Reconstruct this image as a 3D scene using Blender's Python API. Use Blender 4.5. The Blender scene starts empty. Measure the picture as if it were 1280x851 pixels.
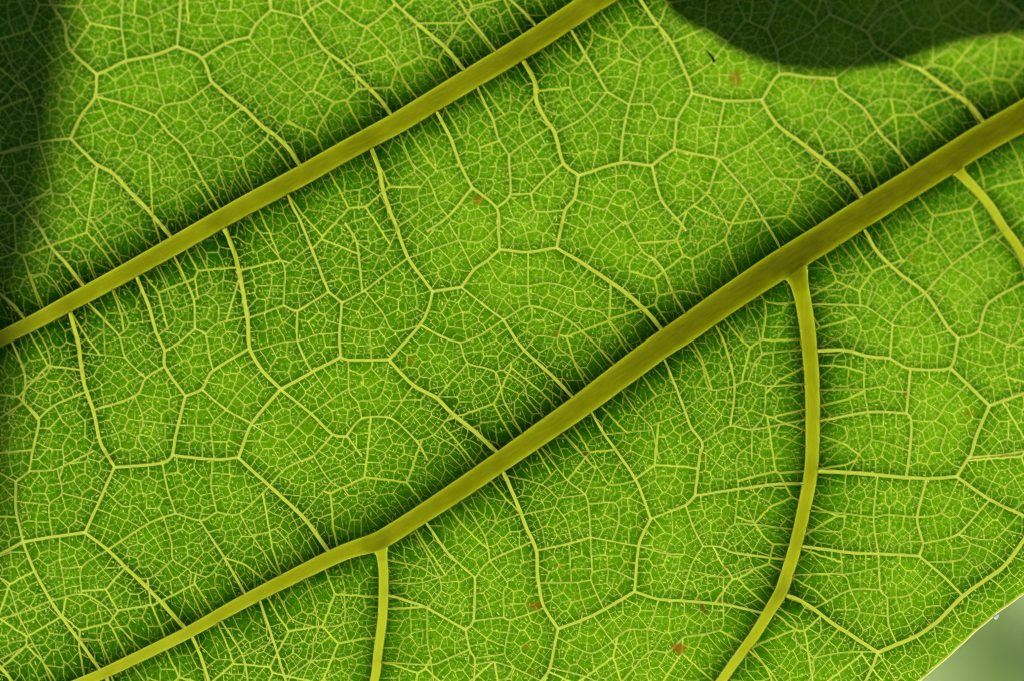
import bpy, bmesh, math, random
import numpy as np
from mathutils import Vector, Matrix

random.seed(7)
rng = np.random.default_rng(11)
scene = bpy.context.scene
COL = scene.collection

# ------------------------------------------------------------------ camera, sky, sun, exposure
W, H = 1280.0, 851.0
S = 0.100 / W                      # metres per photo pixel on the leaf (frame is 10 cm wide)
DIST = 0.50                        # camera to leaf
PITCH = math.radians(15)
CEN = Vector((0, 0, 1.30))         # centre of the pictured part of the leaf
VIEW = Vector((0, math.cos(PITCH), math.sin(PITCH)))
ROT = Matrix((Vector((1, 0, 0)), Vector((0, -math.sin(PITCH), math.cos(PITCH))), -VIEW)).transposed()

cam_d = bpy.data.cameras.new('camera')
cam_d.sensor_width = 36.0
cam_d.lens = 36.0 * DIST / 0.100
cam_d.clip_start = 0.02
cam_d.clip_end = 200.0
cam_d.dof.use_dof = True
cam_d.dof.focus_distance = DIST - 0.0004
cam_d.dof.aperture_fstop = 13.0
cam = bpy.data.objects.new('camera', cam_d)
cam.matrix_world = Matrix.Translation(CEN - VIEW * DIST) @ ROT.to_4x4()
COL.objects.link(cam)
scene.camera = cam

SUN_LOCAL = Vector((-0.09, 0.18, -1.0)).normalized()     # direction to the sun, in the leaf's frame
SUN_DIR = (ROT @ SUN_LOCAL).normalized()
sun_d = bpy.data.lights.new('sun', 'SUN')
sun_d.energy = 5.0
sun_d.angle = math.radians(0.53)
sun_d.color = (1.0, 0.955, 0.87)
sun = bpy.data.objects.new('sun', sun_d)
sun.rotation_euler = SUN_DIR.to_track_quat('Z', 'Y').to_euler()
sun.location = CEN + SUN_DIR * 6
COL.objects.link(sun)

world = bpy.data.worlds.new('World')
scene.world = world
world.use_nodes = True
wn = world.node_tree.nodes
sky = wn.new('ShaderNodeTexSky')
sky.sky_type = 'NISHITA'
sky.sun_disc = False
sky.air_density = 0.65
sky.dust_density = 0.1
sky.sun_elevation = math.asin(SUN_DIR.z)
sky.sun_rotation = math.atan2(SUN_DIR.x, SUN_DIR.y)
bg = wn['Background']
bg.inputs['Strength'].default_value = 0.05
world.node_tree.links.new(sky.outputs[0], bg.inputs['Color'])

scene.view_settings.view_transform = 'Standard'
scene.view_settings.look = 'None'
scene.view_settings.exposure = 0.0
scene.view_settings.gamma = 1.0
scene.view_settings.use_curve_mapping = False
scene.cycles.max_bounces = 10
scene.cycles.diffuse_bounces = 5
scene.cycles.transmission_bounces = 6
scene.cycles.transparent_max_bounces = 10
scene.cycles.use_denoising = True
scene.cycles.filter_width = 1.1

# ------------------------------------------------------------------ materials
def new_mat(name):
    m = bpy.data.materials.new(name)
    m.use_nodes = True
    nt = m.node_tree
    nt.nodes.clear()
    out = nt.nodes.new('ShaderNodeOutputMaterial')
    return m, nt, out

class N:
    """tiny node helper"""
    def __init__(s, nt): s.nt = nt
    def link(s, a, b): s.nt.links.new(a, b)
    def put(s, sock, v):
        if hasattr(v, 'is_linked'): s.link(v, sock)
        elif v is not None: sock.default_value = v
    def math(s, op, a, b=None, clamp=False):
        n = s.nt.nodes.new('ShaderNodeMath'); n.operation = op; n.use_clamp = clamp
        s.put(n.inputs[0], a); s.put(n.inputs[1], b); return n.outputs[0]
    def attr(s, name):
        n = s.nt.nodes.new('ShaderNodeAttribute'); n.attribute_name = name; return n.outputs['Fac']
    def noise(s, scale, detail=2.0, rough=0.5, vec=None):
        n = s.nt.nodes.new('ShaderNodeTexNoise'); n.inputs['Scale'].default_value = scale
        n.inputs['Detail'].default_value = detail; n.inputs['Roughness'].default_value = rough
        if vec is not None: s.link(vec, n.inputs['Vector'])
        return n.outputs['Fac']
    def coord(s):
        return s.nt.nodes.new('ShaderNodeTexCoord').outputs['Object']
    def remap(s, v, a, b, c, d):
        n = s.nt.nodes.new('ShaderNodeMapRange'); s.put(n.inputs['Value'], v)
        for k, x in zip(('From Min', 'From Max', 'To Min', 'To Max'), (a, b, c, d)): n.inputs[k].default_value = x
        return n.outputs[0]
    def mix(s, f, a, b):
        n = s.nt.nodes.new('ShaderNodeMix'); n.data_type = 'RGBA'
        s.put(n.inputs[0], f); s.put(n.inputs[6], a); s.put(n.inputs[7], b); return n.outputs[2]
    def rgb(s, r, g, b):
        n = s.nt.nodes.new('ShaderNodeCombineColor'); s.put(n.inputs[0], r); s.put(n.inputs[1], g); s.put(n.inputs[2], b)
        return n.outputs[0]
    def add(s, a, b):
        n = s.nt.nodes.new('ShaderNodeAddShader'); s.link(a, n.inputs[0]); s.link(b, n.inputs[1]); return n.outputs[0]
    def mixs(s, f, a, b):
        n = s.nt.nodes.new('ShaderNodeMixShader'); s.put(n.inputs[0], f); s.link(a, n.inputs[1]); s.link(b, n.inputs[2]); return n.outputs[0]
    def bsdf(s, kind, col, rough=None):
        n = s.nt.nodes.new('ShaderNodeBsdf' + kind); s.put(n.inputs['Color'], col)
        if rough is not None: n.inputs['Roughness'].default_value = rough
        return n.outputs[0]

def tissue(n, trans, refl, out, gloss=0.004, rough=0.5):
    """leaf tissue: light passes through scattered, a little is reflected, faint wax sheen"""
    body = n.add(n.bsdf('Translucent', trans), n.bsdf('Diffuse', refl))
    n.link(n.mixs(gloss, body, n.bsdf('Glossy', (0.9, 0.9, 0.9, 1), rough)), out.inputs['Surface'])

def mat_blade():
    m, nt, out = new_mat('leaf_blade'); n = N(nt); co = n.coord()
    thick_shade = n.attr('thickness_shade'); pale = n.attr('vein_tissue'); spot = n.attr('blemish'); dark = n.attr('scab')  # first one: tissue depth with shade bands along the veins put into it
    big = n.noise(55.0, 3.0, 0.55, co)
    cell = n.noise(5200.0, 2.0, 0.75, co)            # palisade grain, a few pixels
    grain = n.noise(2300.0, 2.0, 0.6, co)
    t = n.math('MULTIPLY', thick_shade, n.remap(big, 0.3, 0.7, 0.84, 1.16))
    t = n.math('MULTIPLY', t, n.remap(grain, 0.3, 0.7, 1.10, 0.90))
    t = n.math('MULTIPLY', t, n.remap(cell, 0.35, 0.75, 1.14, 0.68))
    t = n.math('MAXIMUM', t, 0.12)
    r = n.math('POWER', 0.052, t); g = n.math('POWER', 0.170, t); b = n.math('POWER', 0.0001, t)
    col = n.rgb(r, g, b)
    speck = n.remap(n.noise(4300.0, 1.0, 0.5, co), 0.62, 0.72, 0.0, 0.5)      # clear cells that let more light by
    col = n.mix(n.math('MULTIPLY', speck, n.remap(thick_shade, 1.0, 1.7, 1.0, 0.15)), col, (0.46, 0.60, 0.02, 1))
    col = n.mix(pale, col, (0.76, 0.84, 0.13, 1))
    sn = n.remap(n.noise(1500.0, 3.0, 0.6, co), 0.3, 0.7, 0.55, 1.0)
    col = n.mix(n.math('MULTIPLY', spot, sn), col, (0.20, 0.075, 0.003, 1))
    col = n.mix(n.math('MULTIPLY', dark, sn), col, (0.035, 0.022, 0.006, 1))
    refl = n.mix(pale, (0.009, 0.022, 0.002, 1), (0.025, 0.032, 0.005, 1))
    tissue(n, col, refl, out)
    return m

def mat_vein(name, t24, refl, streak, tmax):
    """vein tissue: what gets through falls off with the width of the strand (t24 = at 24 px wide)"""
    m, nt, out = new_mat(name); n = N(nt); co = n.coord()
    al = n.attr('along'); ac = n.attr('across'); wd = n.attr('calibre')
    cv = nt.nodes.new('ShaderNodeCombineXYZ')
    n.link(n.math('MULTIPLY', al, 0.012), cv.inputs[0]); n.link(ac, cv.inputs[1])
    f = n.noise(4.5, 4.0, 0.65, cv.outputs[0])
    c = n.noise(160.0, 2.0, 0.5, co)
    k = n.math('MULTIPLY', n.remap(f, 0.3, 0.7, 1.0 + streak, 1.0 - streak), n.remap(c, 0.3, 0.7, 1.1, 0.9))
    prof = n.remap(n.math('POWER', n.math('ABSOLUTE', ac), 3.5), 0.0, 1.0, 1.06, 0.22)      # thicker along its middle
    tk = n.math('MULTIPLY', n.math('MULTIPLY', n.math('DIVIDE', wd, 24.0), prof), k)
    col = n.rgb(*[n.math('MULTIPLY', n.math('POWER', t24[i], tk), tmax[i]) for i in range(3)])
    tissue(n, col, refl, out, 0.010, 0.42)
    return m

M_BLADE = mat_blade()
M_VEIN = mat_vein('vein_strand', (0.300, 0.290, 0.010), (0.03, 0.035, 0.004, 1), 0.12, (0.92, 0.94, 1.0))
M_RIM = mat_vein('margin_cord', (0.02, 0.022, 0.00003), (0.05, 0.06, 0.02, 1), 0.05, (0.9, 0.92, 0.75))
M_FINE = mat_vein('veinlet_strand', (0.36, 0.36, 0.02), (0.03, 0.045, 0.007, 1), 0.04, (0.97, 0.98, 0.95))

def mat_cuticle():
    m, nt, out = new_mat('waxy_upper_skin'); n = N(nt)
    a = n.bsdf('Transparent', (0.96, 0.98, 0.90, 1)); b = n.bsdf('Glossy', (0.9, 0.95, 0.9, 1), 0.35)
    n.link(n.mixs(0.06, a, b), out.inputs['Surface'])
    return m
M_SKIN = mat_cuticle()

def mat_simple_leaf(name, tr, rf, gloss=0.05):
    m, nt, out = new_mat(name); n = N(nt); co = n.coord()
    v = n.noise(60.0, 3.0, 0.6, co)
    t = n.mix(v, tuple(x * 0.7 for x in tr) + (1,), tuple(min(1, x * 1.3) for x in tr) + (1,))
    r = n.mix(v, tuple(x * 0.7 for x in rf) + (1,), tuple(x * 1.3 for x in rf) + (1,))
    tissue(n, t, r, out, gloss, 0.4)
    return m

# ------------------------------------------------------------------ helpers
def link(o, parent=None):
    COL.objects.link(o)
    if parent is not None: o.parent = parent
    return o

def mesh_from(name, verts, faces, mat, parent=None, attrs=None, smooth=True):
    """faces: (n,4) int array (quads)"""
    verts = np.asarray(verts, np.float32); faces = np.asarray(faces, np.int32)
    me = bpy.data.meshes.new(name)
    me.vertices.add(len(verts)); me.vertices.foreach_set('co', verts.ravel())
    k = faces.shape[1]
    me.loops.add(faces.size); me.loops.foreach_set('vertex_index', faces.ravel())
    me.polygons.add(len(faces)); me.polygons.foreach_set('loop_start', np.arange(0, faces.size, k, dtype=np.int32))
    if smooth: me.polygons.foreach_set('use_smooth', np.ones(len(faces), bool))
    for an, av in (attrs or {}).items():
        a = me.attributes.new(an, 'FLOAT', 'POINT'); a.data.foreach_set('value', np.asarray(av, np.float32))
    me.update(calc_edges=True)
    me.materials.append(mat)
    return link(bpy.data.objects.new(name, me), parent)

# ------------------------------------------------------------------ vein tracing (photo pixels)
# thick veins: x, y, width
MAIN = {
 'V1': [(-520, 690, 8), (-300, 575, 12), (-120, 487, 16), (0, 424, 18), (50, 399, 19), (102, 371, 21), (158, 341, 22), (215, 309, 23),
        (300, 261, 24), (375, 221, 25), (430, 190, 25), (500, 152, 26), (581, 103, 27), (650, 62, 28), (715, 20, 29), (745, 0, 29),
        (900, -95, 32), (1100, -190, 35), (1350, -240, 39), (1600, -225, 43), (1772, -176, 44)],
 'V2': [(-420, 1010, 5), (-180, 950, 8), (0, 890, 11), (90, 857, 12.5), (136, 838, 13.5), (231, 792, 14.5), (307, 750, 16), (409, 699, 19),
        (440, 686, 20), (474, 675, 23), (520, 647, 23), (575, 611, 24.5), (626, 576, 25.5), (718, 512, 29), (770, 473, 31), (827, 431, 32),
        (855, 413, 33), (911, 374, 34), (976, 331, 36), (1030, 298, 36), (1075, 269, 35.5), (1140, 229, 35), (1228, 174, 36), (1280, 145, 37),
        (1400, 75, 41), (1600, -50, 47), (1772, -170, 50)],
 'B1': [(989, 330, 40), (994, 340, 32), (998, 351, 24.5), (1001, 363, 21), (1005, 382, 20), (1010, 416, 19.5), (1014.6, 467, 18.5), (1016, 518, 18), (1015.5, 561, 17),
        (1013.5, 592, 17), (1005, 636, 16.5), (995, 680, 16), (984.6, 714, 15.5), (976, 740, 16), (963, 761, 14), (942, 795, 13), (918, 827, 12),
        (901, 851, 11.5), (850, 915, 9), (780, 990, 6)],
 'B2': [(472.5, 678, 26), (475.3, 684.5, 19.5), (477, 692, 14), (478, 700, 12.3), (479.5, 714, 12), (479.5, 741.6, 12), (478, 772, 11.5), (472.7, 813, 11),
        (467.6, 851, 10.5), (440, 930, 8), (400, 1010, 6)],
 'B3': [(1191, 205, 22), (1197, 213, 17), (1204, 221, 12.5), (1221, 238.5, 11), (1238, 259, 11), (1255, 286, 11), (1268, 303, 11), (1282, 327, 11), (1320, 400, 10), (1360, 500, 8)],
}
TILES = {1: (0, 0), 2: (425, 0), 3: (850, 0), 4: (0, 280), 5: (425, 280), 6: (850, 280), 7: (0, 561), 8: (425, 561), 9: (850, 561)}
TS = 430.0 / 1262.0
# traced veins: tile -> list of (start width, end width, x, y, x, y, ...) in magnified tile pixels
TR = {
 1: [(3.5,4.2,180,0,205,45,235,90,255,180,355,275), (4,4,355,275,350,355,300,425,258,510), (4,4,355,275,405,255,460,225,560,205,650,172),
     (4,4,650,172,740,215,775,300), (4,6.5,775,300,835,355,905,410,960,465,1010,500,1060,550,1105,610), (3.6,3.4,740,215,830,160,915,137),
     (3.4,3.4,915,137,940,90,995,38), (3,3,995,38,1108,67), (3,3,995,38,985,-10), (3,3,1108,67,1150,30,1205,0,1250,-35), (2.8,2.6,1108,67,1095,-10),
     (3.4,3.2,650,172,658,90,662,-20), (3,2.6,460,215,445,100,452,-20), (4,6,258,510,300,555,350,605,415,640,470,700,530,760,630,862),
     (3.2,2.8,258,510,145,522,0,565,-60,585), (3,3,350,355,420,372,500,400,570,425), (2.8,2.8,570,425,605,390,690,372,740,335,778,308),
     (3,3.2,570,425,620,490,670,535,710,600,745,665,780,720,808,770), (2.2,2.2,560,205,580,300,605,390), (2.5,2.5,915,137,960,195,1030,260,1130,350,1180,430,1210,490,1245,535),
     (2,2,1030,262,972,320,1000,365,1065,405,1058,440,1110,480,1105,595), (2,2,1058,440,1010,497), (2,2,1130,350,1068,402), (2.2,2.2,1030,252,1085,222,1190,182),
     (2,2,1085,222,1060,150,1110,72), (2.2,2.2,355,360,410,470,490,500,555,430), (2,2,410,470,262,515), (2.2,2.2,490,500,500,550,418,640),
     (2.2,2.2,500,550,560,580,595,640,590,670,655,715,682,830), (2.2,2.2,670,535,755,480,740,440,690,375), (2.2,2.2,755,480,790,490,850,570,880,640,928,700),
     (2,2,850,570,800,585,810,650,838,745), (2,2,800,585,700,560), (2,2,655,715,745,662), (2.2,2.2,145,522,130,400,80,305,0,375), (2,2,80,305,255,185), (2,2,70,300,-5,150),
     (2.2,2.2,145,525,180,640,190,712), (2.6,2.8,0,640,70,745,145,842), (2.2,2.2,0,770,70,745,190,712,245,712,355,612), (2.2,2.2,245,712,300,790,350,815,440,745),
     (2.2,2.2,450,45,540,70,550,140,562,205), (2,2,540,70,655,10), (2.2,2.2,780,-10,800,40,880,38,935,88), (2.2,2.2,800,40,790,85,830,160), (2,2,662,75,730,95,795,85),
     (2,2,890,270,860,185,820,165), (2,2,890,270,975,320), (2,2,890,270,800,325), (2,2,350,350,500,315,590,330), (2,2,500,315,460,230), (2,2,120,130,95,60,60,-10)],
 2: [(4,6.5,200,10,290,95,380,170,465,262), (3,3,200,14,180,-25), (3,3,200,20,95,100,0,40,-75,-20), (2.5,2.5,95,100,60,190,5,222),
     (3.6,5.5,-139,67,-62,180,5,230,80,300,150,370,188,420), (2.6,3,95,100,190,200,235,300,288,360), (2,2,190,200,220,185,225,120,195,55), (2,2,225,120,285,100),
     (2,2,220,185,280,195,330,270,372,318), (2.2,2.2,375,170,412,130,410,70,455,50,515,25,575,35,600,110,640,145), (3,3.8,425,-15,480,75,540,150,578,192),
     (2,2,412,130,450,150,503,232), (3.6,4.5,615,-10,680,50,718,90), (6.5,5,108,525,145,620,160,700,185,780,215,851), (5,3.6,352,400,410,515,440,600,485,690),
     (3.6,3.6,485,690,575,765,582,858), (3.2,3,485,690,400,795,320,850), (3,3,575,765,625,715,620,570), (3,3,625,715,700,712), (3.4,3,505,312,530,380,563,445,580,510,620,570),
     (2.8,2.8,620,570,680,525,770,468), (3,3,700,712,755,655,820,600), (2.8,2.8,700,712,720,775,825,772), (2.2,2.2,720,775,690,822,600,800),
     (6.5,4.2,662,200,715,300,725,380,760,445,790,490,820,600,875,645), (4,4,875,645,860,730,825,775,810,858), (4,4,875,645,1030,597,1145,610), (4,3.6,1145,610,1225,550,1275,565),
     (3.8,3.6,1145,610,1180,735,1268,845), (3.2,3.2,1225,550,1235,440), (3.4,3.2,1030,597,1040,490,1060,385), (3,3,1060,385,980,338), (2.8,2.8,980,338,905,425,790,490),
     (3,2.8,1060,385,1085,310,1100,230), (4,3.2,842,98,905,210,980,338), (2.4,2.8,1100,230,1060,190,1030,155,960,48,945,30), (2.6,2.6,1100,230,1160,180,1205,145),
     (2.6,2.6,1060,385,1140,385,1170,430,1235,440), (2.2,2.2,1140,385,1185,315,1255,275), (5,4,1095,-10,1160,90,1205,145,1245,220,1285,310,1292,347),
     (2.2,2.2,905,425,945,500,925,632), (2.2,2.2,730,180,795,240,840,275,850,340,905,425), (2,2,840,275,905,210), (2.6,2.6,218,482,265,600,320,655,360,750,398,800),
     (2.2,2.2,320,655,285,710,290,780,205,838), (2.2,2.2,295,440,345,570,350,630,320,655), (2,2,350,630,445,605), (2.2,2.2,405,370,470,435,470,490,505,520,515,590,450,620),
     (2,2,470,490,412,518), (2.2,2.2,563,445,620,415,655,420,660,480,685,525), (2,2,620,415,625,340,595,275), (2.2,2.2,685,525,740,610,760,660), (2.2,2.2,1170,430,1130,500,1130,600),
     (2,2,1130,500,1042,490), (2.4,2.4,862,735,925,755,975,765,1015,700,1075,705,1100,770,1180,735), (2.2,2.2,1100,770,1050,825,975,765), (2,2,1015,700,1010,605), (2,2,925,755,905,840,820,815)],
 3: [(3.6,3.6,45,345,165,372,300,368), (3.4,3.2,45,345,-12,440), (4.2,7,300,368,355,455,460,535,560,615,625,670,675,735), (3.8,3.8,300,368,365,275,470,285,570,290),
     (2.8,2.8,365,275,355,185,320,110), (2.8,2.8,320,110,240,75), (2.6,2.8,240,75,170,160,110,235,45,282), (2.6,2.6,320,110,350,30,355,-15), (2.4,2.4,240,75,200,-15),
     (2.6,2.8,355,185,460,130,550,55), (2.6,2.6,550,55,525,-15), (3,5,550,55,685,118,715,170,820,230,880,255), (5,7.5,880,255,985,335,1060,385,1122,450),
     (2.4,2.4,715,170,575,290), (2.6,2.6,685,118,760,40,870,-15), (3.4,4,570,290,585,330,675,400,735,490,780,535,850,615), (2.2,2.2,585,330,540,400,540,430,460,530),
     (2.4,2.6,540,430,605,480,650,550,690,590,720,690), (2.4,2.4,675,400,740,365,825,375,880,440,935,510), (2,2,740,365,740,280,690,190), (2,2,825,375,885,330,985,335),
     (3,3,165,372,145,470,125,580), (3.4,3.4,-18,560,125,580,145,590), (2.8,2.8,145,590,260,530,360,455), (3,3.4,145,590,190,640,255,715,300,790,340,860,372,925),
     (3,2.8,145,590,125,640,97,712,0,795), (2.6,2.4,97,712,150,780,185,860), (2.4,2.6,260,530,315,605,350,650,430,720,510,838), (2.2,2.2,350,650,255,715),
     (4,5,1120,-60,1180,0,1240,40,1290,100), (2.4,2.4,1055,225,1130,290,1160,370,1172,420), (2.2,2.2,1055,225,990,180,890,250), (2.2,2.2,1055,225,1150,145,1250,50),
     (2,2,950,-15,1050,100,1150,145), (2.2,2.2,60,565,65,470,90,358), (2.2,2.2,65,470,145,465,220,460,310,395), (2,2,97,712,20,660,-20,690), (2,2,1150,145,1200,240,1262,275)],
 4: [(6.5,4.4,255,305,275,390,290,450,310,580,345,690,370,800,395,851), (5,3.5,492,172,515,230,540,290,575,400,605,465,605,520,680,630), (6.5,4.8,812,0,840,55,865,120,890,230,910,350,915,455,960,535,1030,605),
     (4.2,4,1030,605,925,730,875,855), (4.2,4,1030,605,1150,540,1250,487), (3.6,3.4,1030,605,1140,695,1220,770,1275,778), (3.4,3.4,680,630,740,605,780,540,915,455), (3.8,4,680,630,650,750,635,855),
     (3,3,740,605,830,680,925,730), (3,3,605,520,535,565,495,630,350,680), (3.2,2.8,310,285,380,350,435,410,460,490,535,565), (3.2,3,632,105,680,200,712,280,715,385), (3,3,605,465,660,430,715,385),
     (2.8,2.8,715,385,755,405,770,490,785,540), (2.4,2.4,755,405,800,365,905,340), (2.2,2.2,800,365,800,300,755,260,712,280), (2.2,2.2,755,260,780,215,715,70), (2.6,2.6,912,345,1040,300),
     (2.6,2.4,1040,300,1045,160,980,70,915,-8), (3,3,1040,300,1090,320,1150,285,1205,250), (3.6,3.6,1205,250,1165,150,1105,0,1070,-70,1050,-130), (3.4,3.4,1205,250,1255,290), (3,3,1090,320,1090,420,1120,500,1145,540),
     (3.4,3.4,1255,290,1245,400,1250,487), (2.2,2.2,1045,160,1145,80), (2.2,2.2,918,470,1035,435,1105,425,1165,405,1245,400), (2.2,2.2,960,535,880,610,830,680),
     (3.4,3.4,45,430,80,520,92,580,85,655,140,715,120,851), (2.4,2.4,92,580,160,560,185,520,170,450,130,385), (2.6,2.6,85,655,0,710,-40,730), (3,3,140,715,200,665,310,615), (2.2,2.2,200,665,230,720,260,755,230,810,235,870,212,935),
     (2.2,2.2,495,630,525,720,510,790,550,855), (2.2,2.2,415,235,475,365,435,410), (2,2,475,365,560,355), (2.2,2.2,570,150,610,230,640,310,720,295), (2,2,640,310,640,360,580,410), (2,2,525,720,645,735),
     (2.2,2.2,830,680,775,740,785,851), (2,2,775,740,645,735), (2.2,2.2,1140,695,1220,640,1290,600), (2,2,1220,640,1150,540), (2.2,2.2,925,735,1000,780,1045,790,1090,745,1140,695), (2.2,2.2,1045,790,1100,856),
     (3,2.8,1220,770,1150,851,1110,880), (3.6,5.5,130,-20,150,20,190,90,245,150,315,238), (4,5.2,-20,240,50,300,100,360), (2.4,2.8,335,-20,390,70,455,152), (2.2,2.4,440,-20,480,10,530,60,585,85),
     (2.2,2.4,0,70,80,115,105,190,142,310), (2.2,2.4,105,190,170,185,210,230,238,272), (2.2,2.4,260,70,300,100,342,195), (2,2,170,185,190,90), (2,2,385,480,460,490), (2,2,385,480,300,470), (2,2,385,480,380,350)],
 5: [(4.8,4,205,0,250,125,340,250), (2.8,2.8,250,125,160,190,90,245,8,290), (4,4,340,250,445,233), (3.6,3.6,445,233,490,170,540,135,585,95), (3.6,3.4,585,95,580,-12), (3.8,3.8,585,95,690,105,795,88),
     (3.8,4,795,88,815,-5), (4.4,7,795,88,905,155,1030,240,1100,300,1140,340,1192,398), (3,3,445,233,600,352), (3.4,5.2,600,352,635,410,675,465,770,550,868,642), (2.8,3,600,352,695,300,825,345,930,435,1020,530),
     (2.4,2.4,690,105,690,230,695,300), (3.8,4,340,250,325,310,295,370,180,497), (4,3.8,180,497,30,498,2,487), (4.2,6.5,180,497,270,590,355,635,410,690,490,755,588,840), (3,3,295,370,380,415,440,435),
     (2.8,3,440,435,468,510,568,545,600,650,670,775), (2.6,2.6,440,435,510,410,600,352), (2.6,2.6,468,510,360,632), (2.4,2.2,568,545,600,535,675,590,690,640,755,715), (2.2,2.2,600,535,675,465),
     (2.4,2.4,90,245,155,325,195,395,290,372), (3.2,3,20,0,62,70,80,245), (2.4,2.4,400,0,435,60,485,165), (2.2,2.2,435,60,260,120), (2.2,2.2,435,60,515,68,560,10), (2.2,2.2,540,135,590,215,690,230),
     (2.4,2.6,690,230,765,215,855,240,870,300,955,320,1010,380,1085,475), (2.2,2.2,870,300,825,345), (2.2,2.2,855,240,915,160), (2.4,2.4,825,345,800,420,805,455,850,490,925,585), (2.2,2.2,800,420,725,410,675,465),
     (2.4,2.4,270,590,185,710), (3,3,25,775,80,712,185,710,280,795,320,862), (2.4,2.4,80,712,65,650,35,615,30,500), (2,2,65,650,150,630,185,500), (2.2,2.2,280,795,345,770,410,690), (2.2,2.2,345,770,430,820,470,880),
     (3,3,25,775,80,851), (2.8,3.2,1045,-8,1110,100,1155,130,1190,175,1220,250,1270,340), (2.2,2.2,1110,100,1065,140,1060,200,1035,240), (2.4,2.4,905,155,960,60,1045,-8), (2,2,1155,130,1195,80,1262,60),
     (3.2,3.4,1187,475,1230,590,1268,690), (3.6,3.8,912,668,970,770,1010,851), (2.4,2.4,1022,590,1090,690,1140,740,1150,770,1170,858), (2.4,2.6,800,752,870,820,920,890), (2,2,1090,690,1160,630,1240,610), (2,2,1140,740,1262,690),
     (2,2,970,770,1060,760,1145,755), (2,2,160,380,110,390,0,370), (2,2,110,390,115,497), (2,2,215,100-80,155,120,62,70)],
 6: [(5,4.2,678,18,720,100,790,170,850,215,900,255,945,320,985,385,1020,420), (3.6,3.6,1020,420,990,525,845,530,770,492), (5.5,4,488,465,600,460,680,483,770,492), (3,3,770,492,780,370),
     (2.6,3,780,370,685,305,600,297,478,292), (2.8,2.8,780,360,820,305,900,255), (3.4,3.2,1020,420,1095,395,1135,290,1275,208), (3,2.8,900,255,1000,150,1190,20), (2.6,2.4,1000,150,940,60,880,0,830,-60,780,-120),
     (4.4,4.6,990,525,1060,590,1135,665), (4,4,1135,665,1262,620,1320,600), (4.4,4.2,1135,665,1090,770,1065,860), (3.4,3.4,845,530,830,690), (3.4,3.4,830,690,850,720,840,851,830,915), (3.6,3.2,500,725,690,690,830,695),
     (2.6,2.4,690,690,675,600,680,490), (2.4,2.4,850,720,935,720,980,660,1050,590), (2.2,2.2,935,720,980,750,960,830,1000,880,1045,900), (2.6,2.6,1095,395,1200,440,1280,455), (2.4,2.4,1200,440,1190,510,1215,620),
     (2.2,2.2,1135,290,1080,215,1000,165), (2.4,2.4,500,607,675,605,745,595,765,610,838,615), (2.2,2.2,480,228,590,240,655,180,600,90,560,60), (2.2,2.2,470,150,580,185,655,185), (2.2,2.2,685,305,705,230,655,180), (2.2,2.2,635,465,665,385,645,345,600,297),
     (2.2,2.2,500,850,610,790,605,740), (2.2,2.2,690,690,705,790,660,840,620,900), (2,2,705,790,755,800,840,830), (3.4,3.4,10,660,40,745,80,800,75,851), (2.6,2.8,80,800,185,738,265,752,475,712), (3,3.2,185,738,200,590,165,440,120,345),
     (2.4,2.6,200,590,250,575,315,593,465,583), (2.4,2.6,250,575,300,480,455,458), (2.2,2.4,300,480,285,380,240,275), (2.4,2.2,10,420,80,510,110,605,200,595), (2,2,235,430,180,320), (2,2,235,430,295,430), (2.2,2.2,265,752,262,860), (2.2,2.2,315,593,305,700,265,752),
     (2,2,110,605,20,680), (2.2,2.2,790,170,870,90,935,60), (2.2,2.2,945,320,870,380,785,375), (2.2,2.2,870,380,890,415,990,390), (2.2,2.2,890,415,885,528), (2,2,1190,510,1120,520,1010,480), (2,2,1250,300,1240,350,1205,440), (2.2,2.2,1160,60,1240,130,1262,200)],
 7: [(3,3,108,80,120,-5), (3,3,108,80,58,118), (2.8,2.6,58,118,0,85,-60,50), (2.5,2.5,108,80,210,72,345,5), (3.4,3.6,58,118,60,230,85,340), (4,4,85,340,0,385,-80,420), (4,4,85,340,195,320,312,305), (4,3.8,312,305,420,65),
     (4.4,4.2,380,0,420,65), (3.8,3.8,420,65,595,50,635,22), (3.8,3.8,635,22,780,38,875,30), (4,6.2,312,305,395,370,470,445,530,500,600,570,690,668), (3.6,4.8,85,340,130,450,185,555,250,650,315,735,375,820),
     (4.2,6.2,875,30,990,135,1110,245,1160,310,1218,392), (2.8,2.8,595,50,615,150,645,235), (3,2.8,395,370,550,270,645,235), (2.8,2.8,645,235,735,262,795,230), (2.6,2.6,795,230,880,235,985,140), (2.8,3.8,735,262,820,390,908,545),
     (2.4,2.4,780,38,775,130,795,230), (2.2,2.2,550,270,500,210,450,210,385,150), (2.2,2.6,880,235,925,315,985,400,1040,480), (2.2,2.2,925,315,985,305,1020,300,1118,412), (2.2,2.4,605,262,630,350,635,405,700,450,700,510,748,622),
     (2.2,2.2,635,405,555,470,500,475), (2.2,2.2,700,450,765,465,820,395), (2.4,2.6,185,555,300,530,390,580,440,650,530,750), (2.4,2.4,185,555,65,605,0,620,-40,630), (2.2,2.4,65,605,120,710,150,760,190,860), (2.2,2.2,65,605,40,520,0,470),
     (2.2,2.2,120,710,0,770,-30,790), (2.2,2.2,300,530,300,430,395,370), (2.2,2.2,300,430,225,430,220,322), (2,2,225,430,240,540), (2.2,2.2,210,72,228,160,180,205,190,320), (2.2,2.2,228,160,350,190), (2,2,180,205,62,190),
     (2.8,2.6,990,135,1050,70,1150,25,1180,-15), (2.2,2.2,1150,25,1215,120,1275,150), (2.2,2.2,1215,120,1110,240), (3.6,3.4,948,540,975,620,1000,700,1045,840,1060,900), (4.8,4.4,700,675,725,730,745,780,770,865), (3,2.8,805,620,890,760,912,865),
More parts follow.
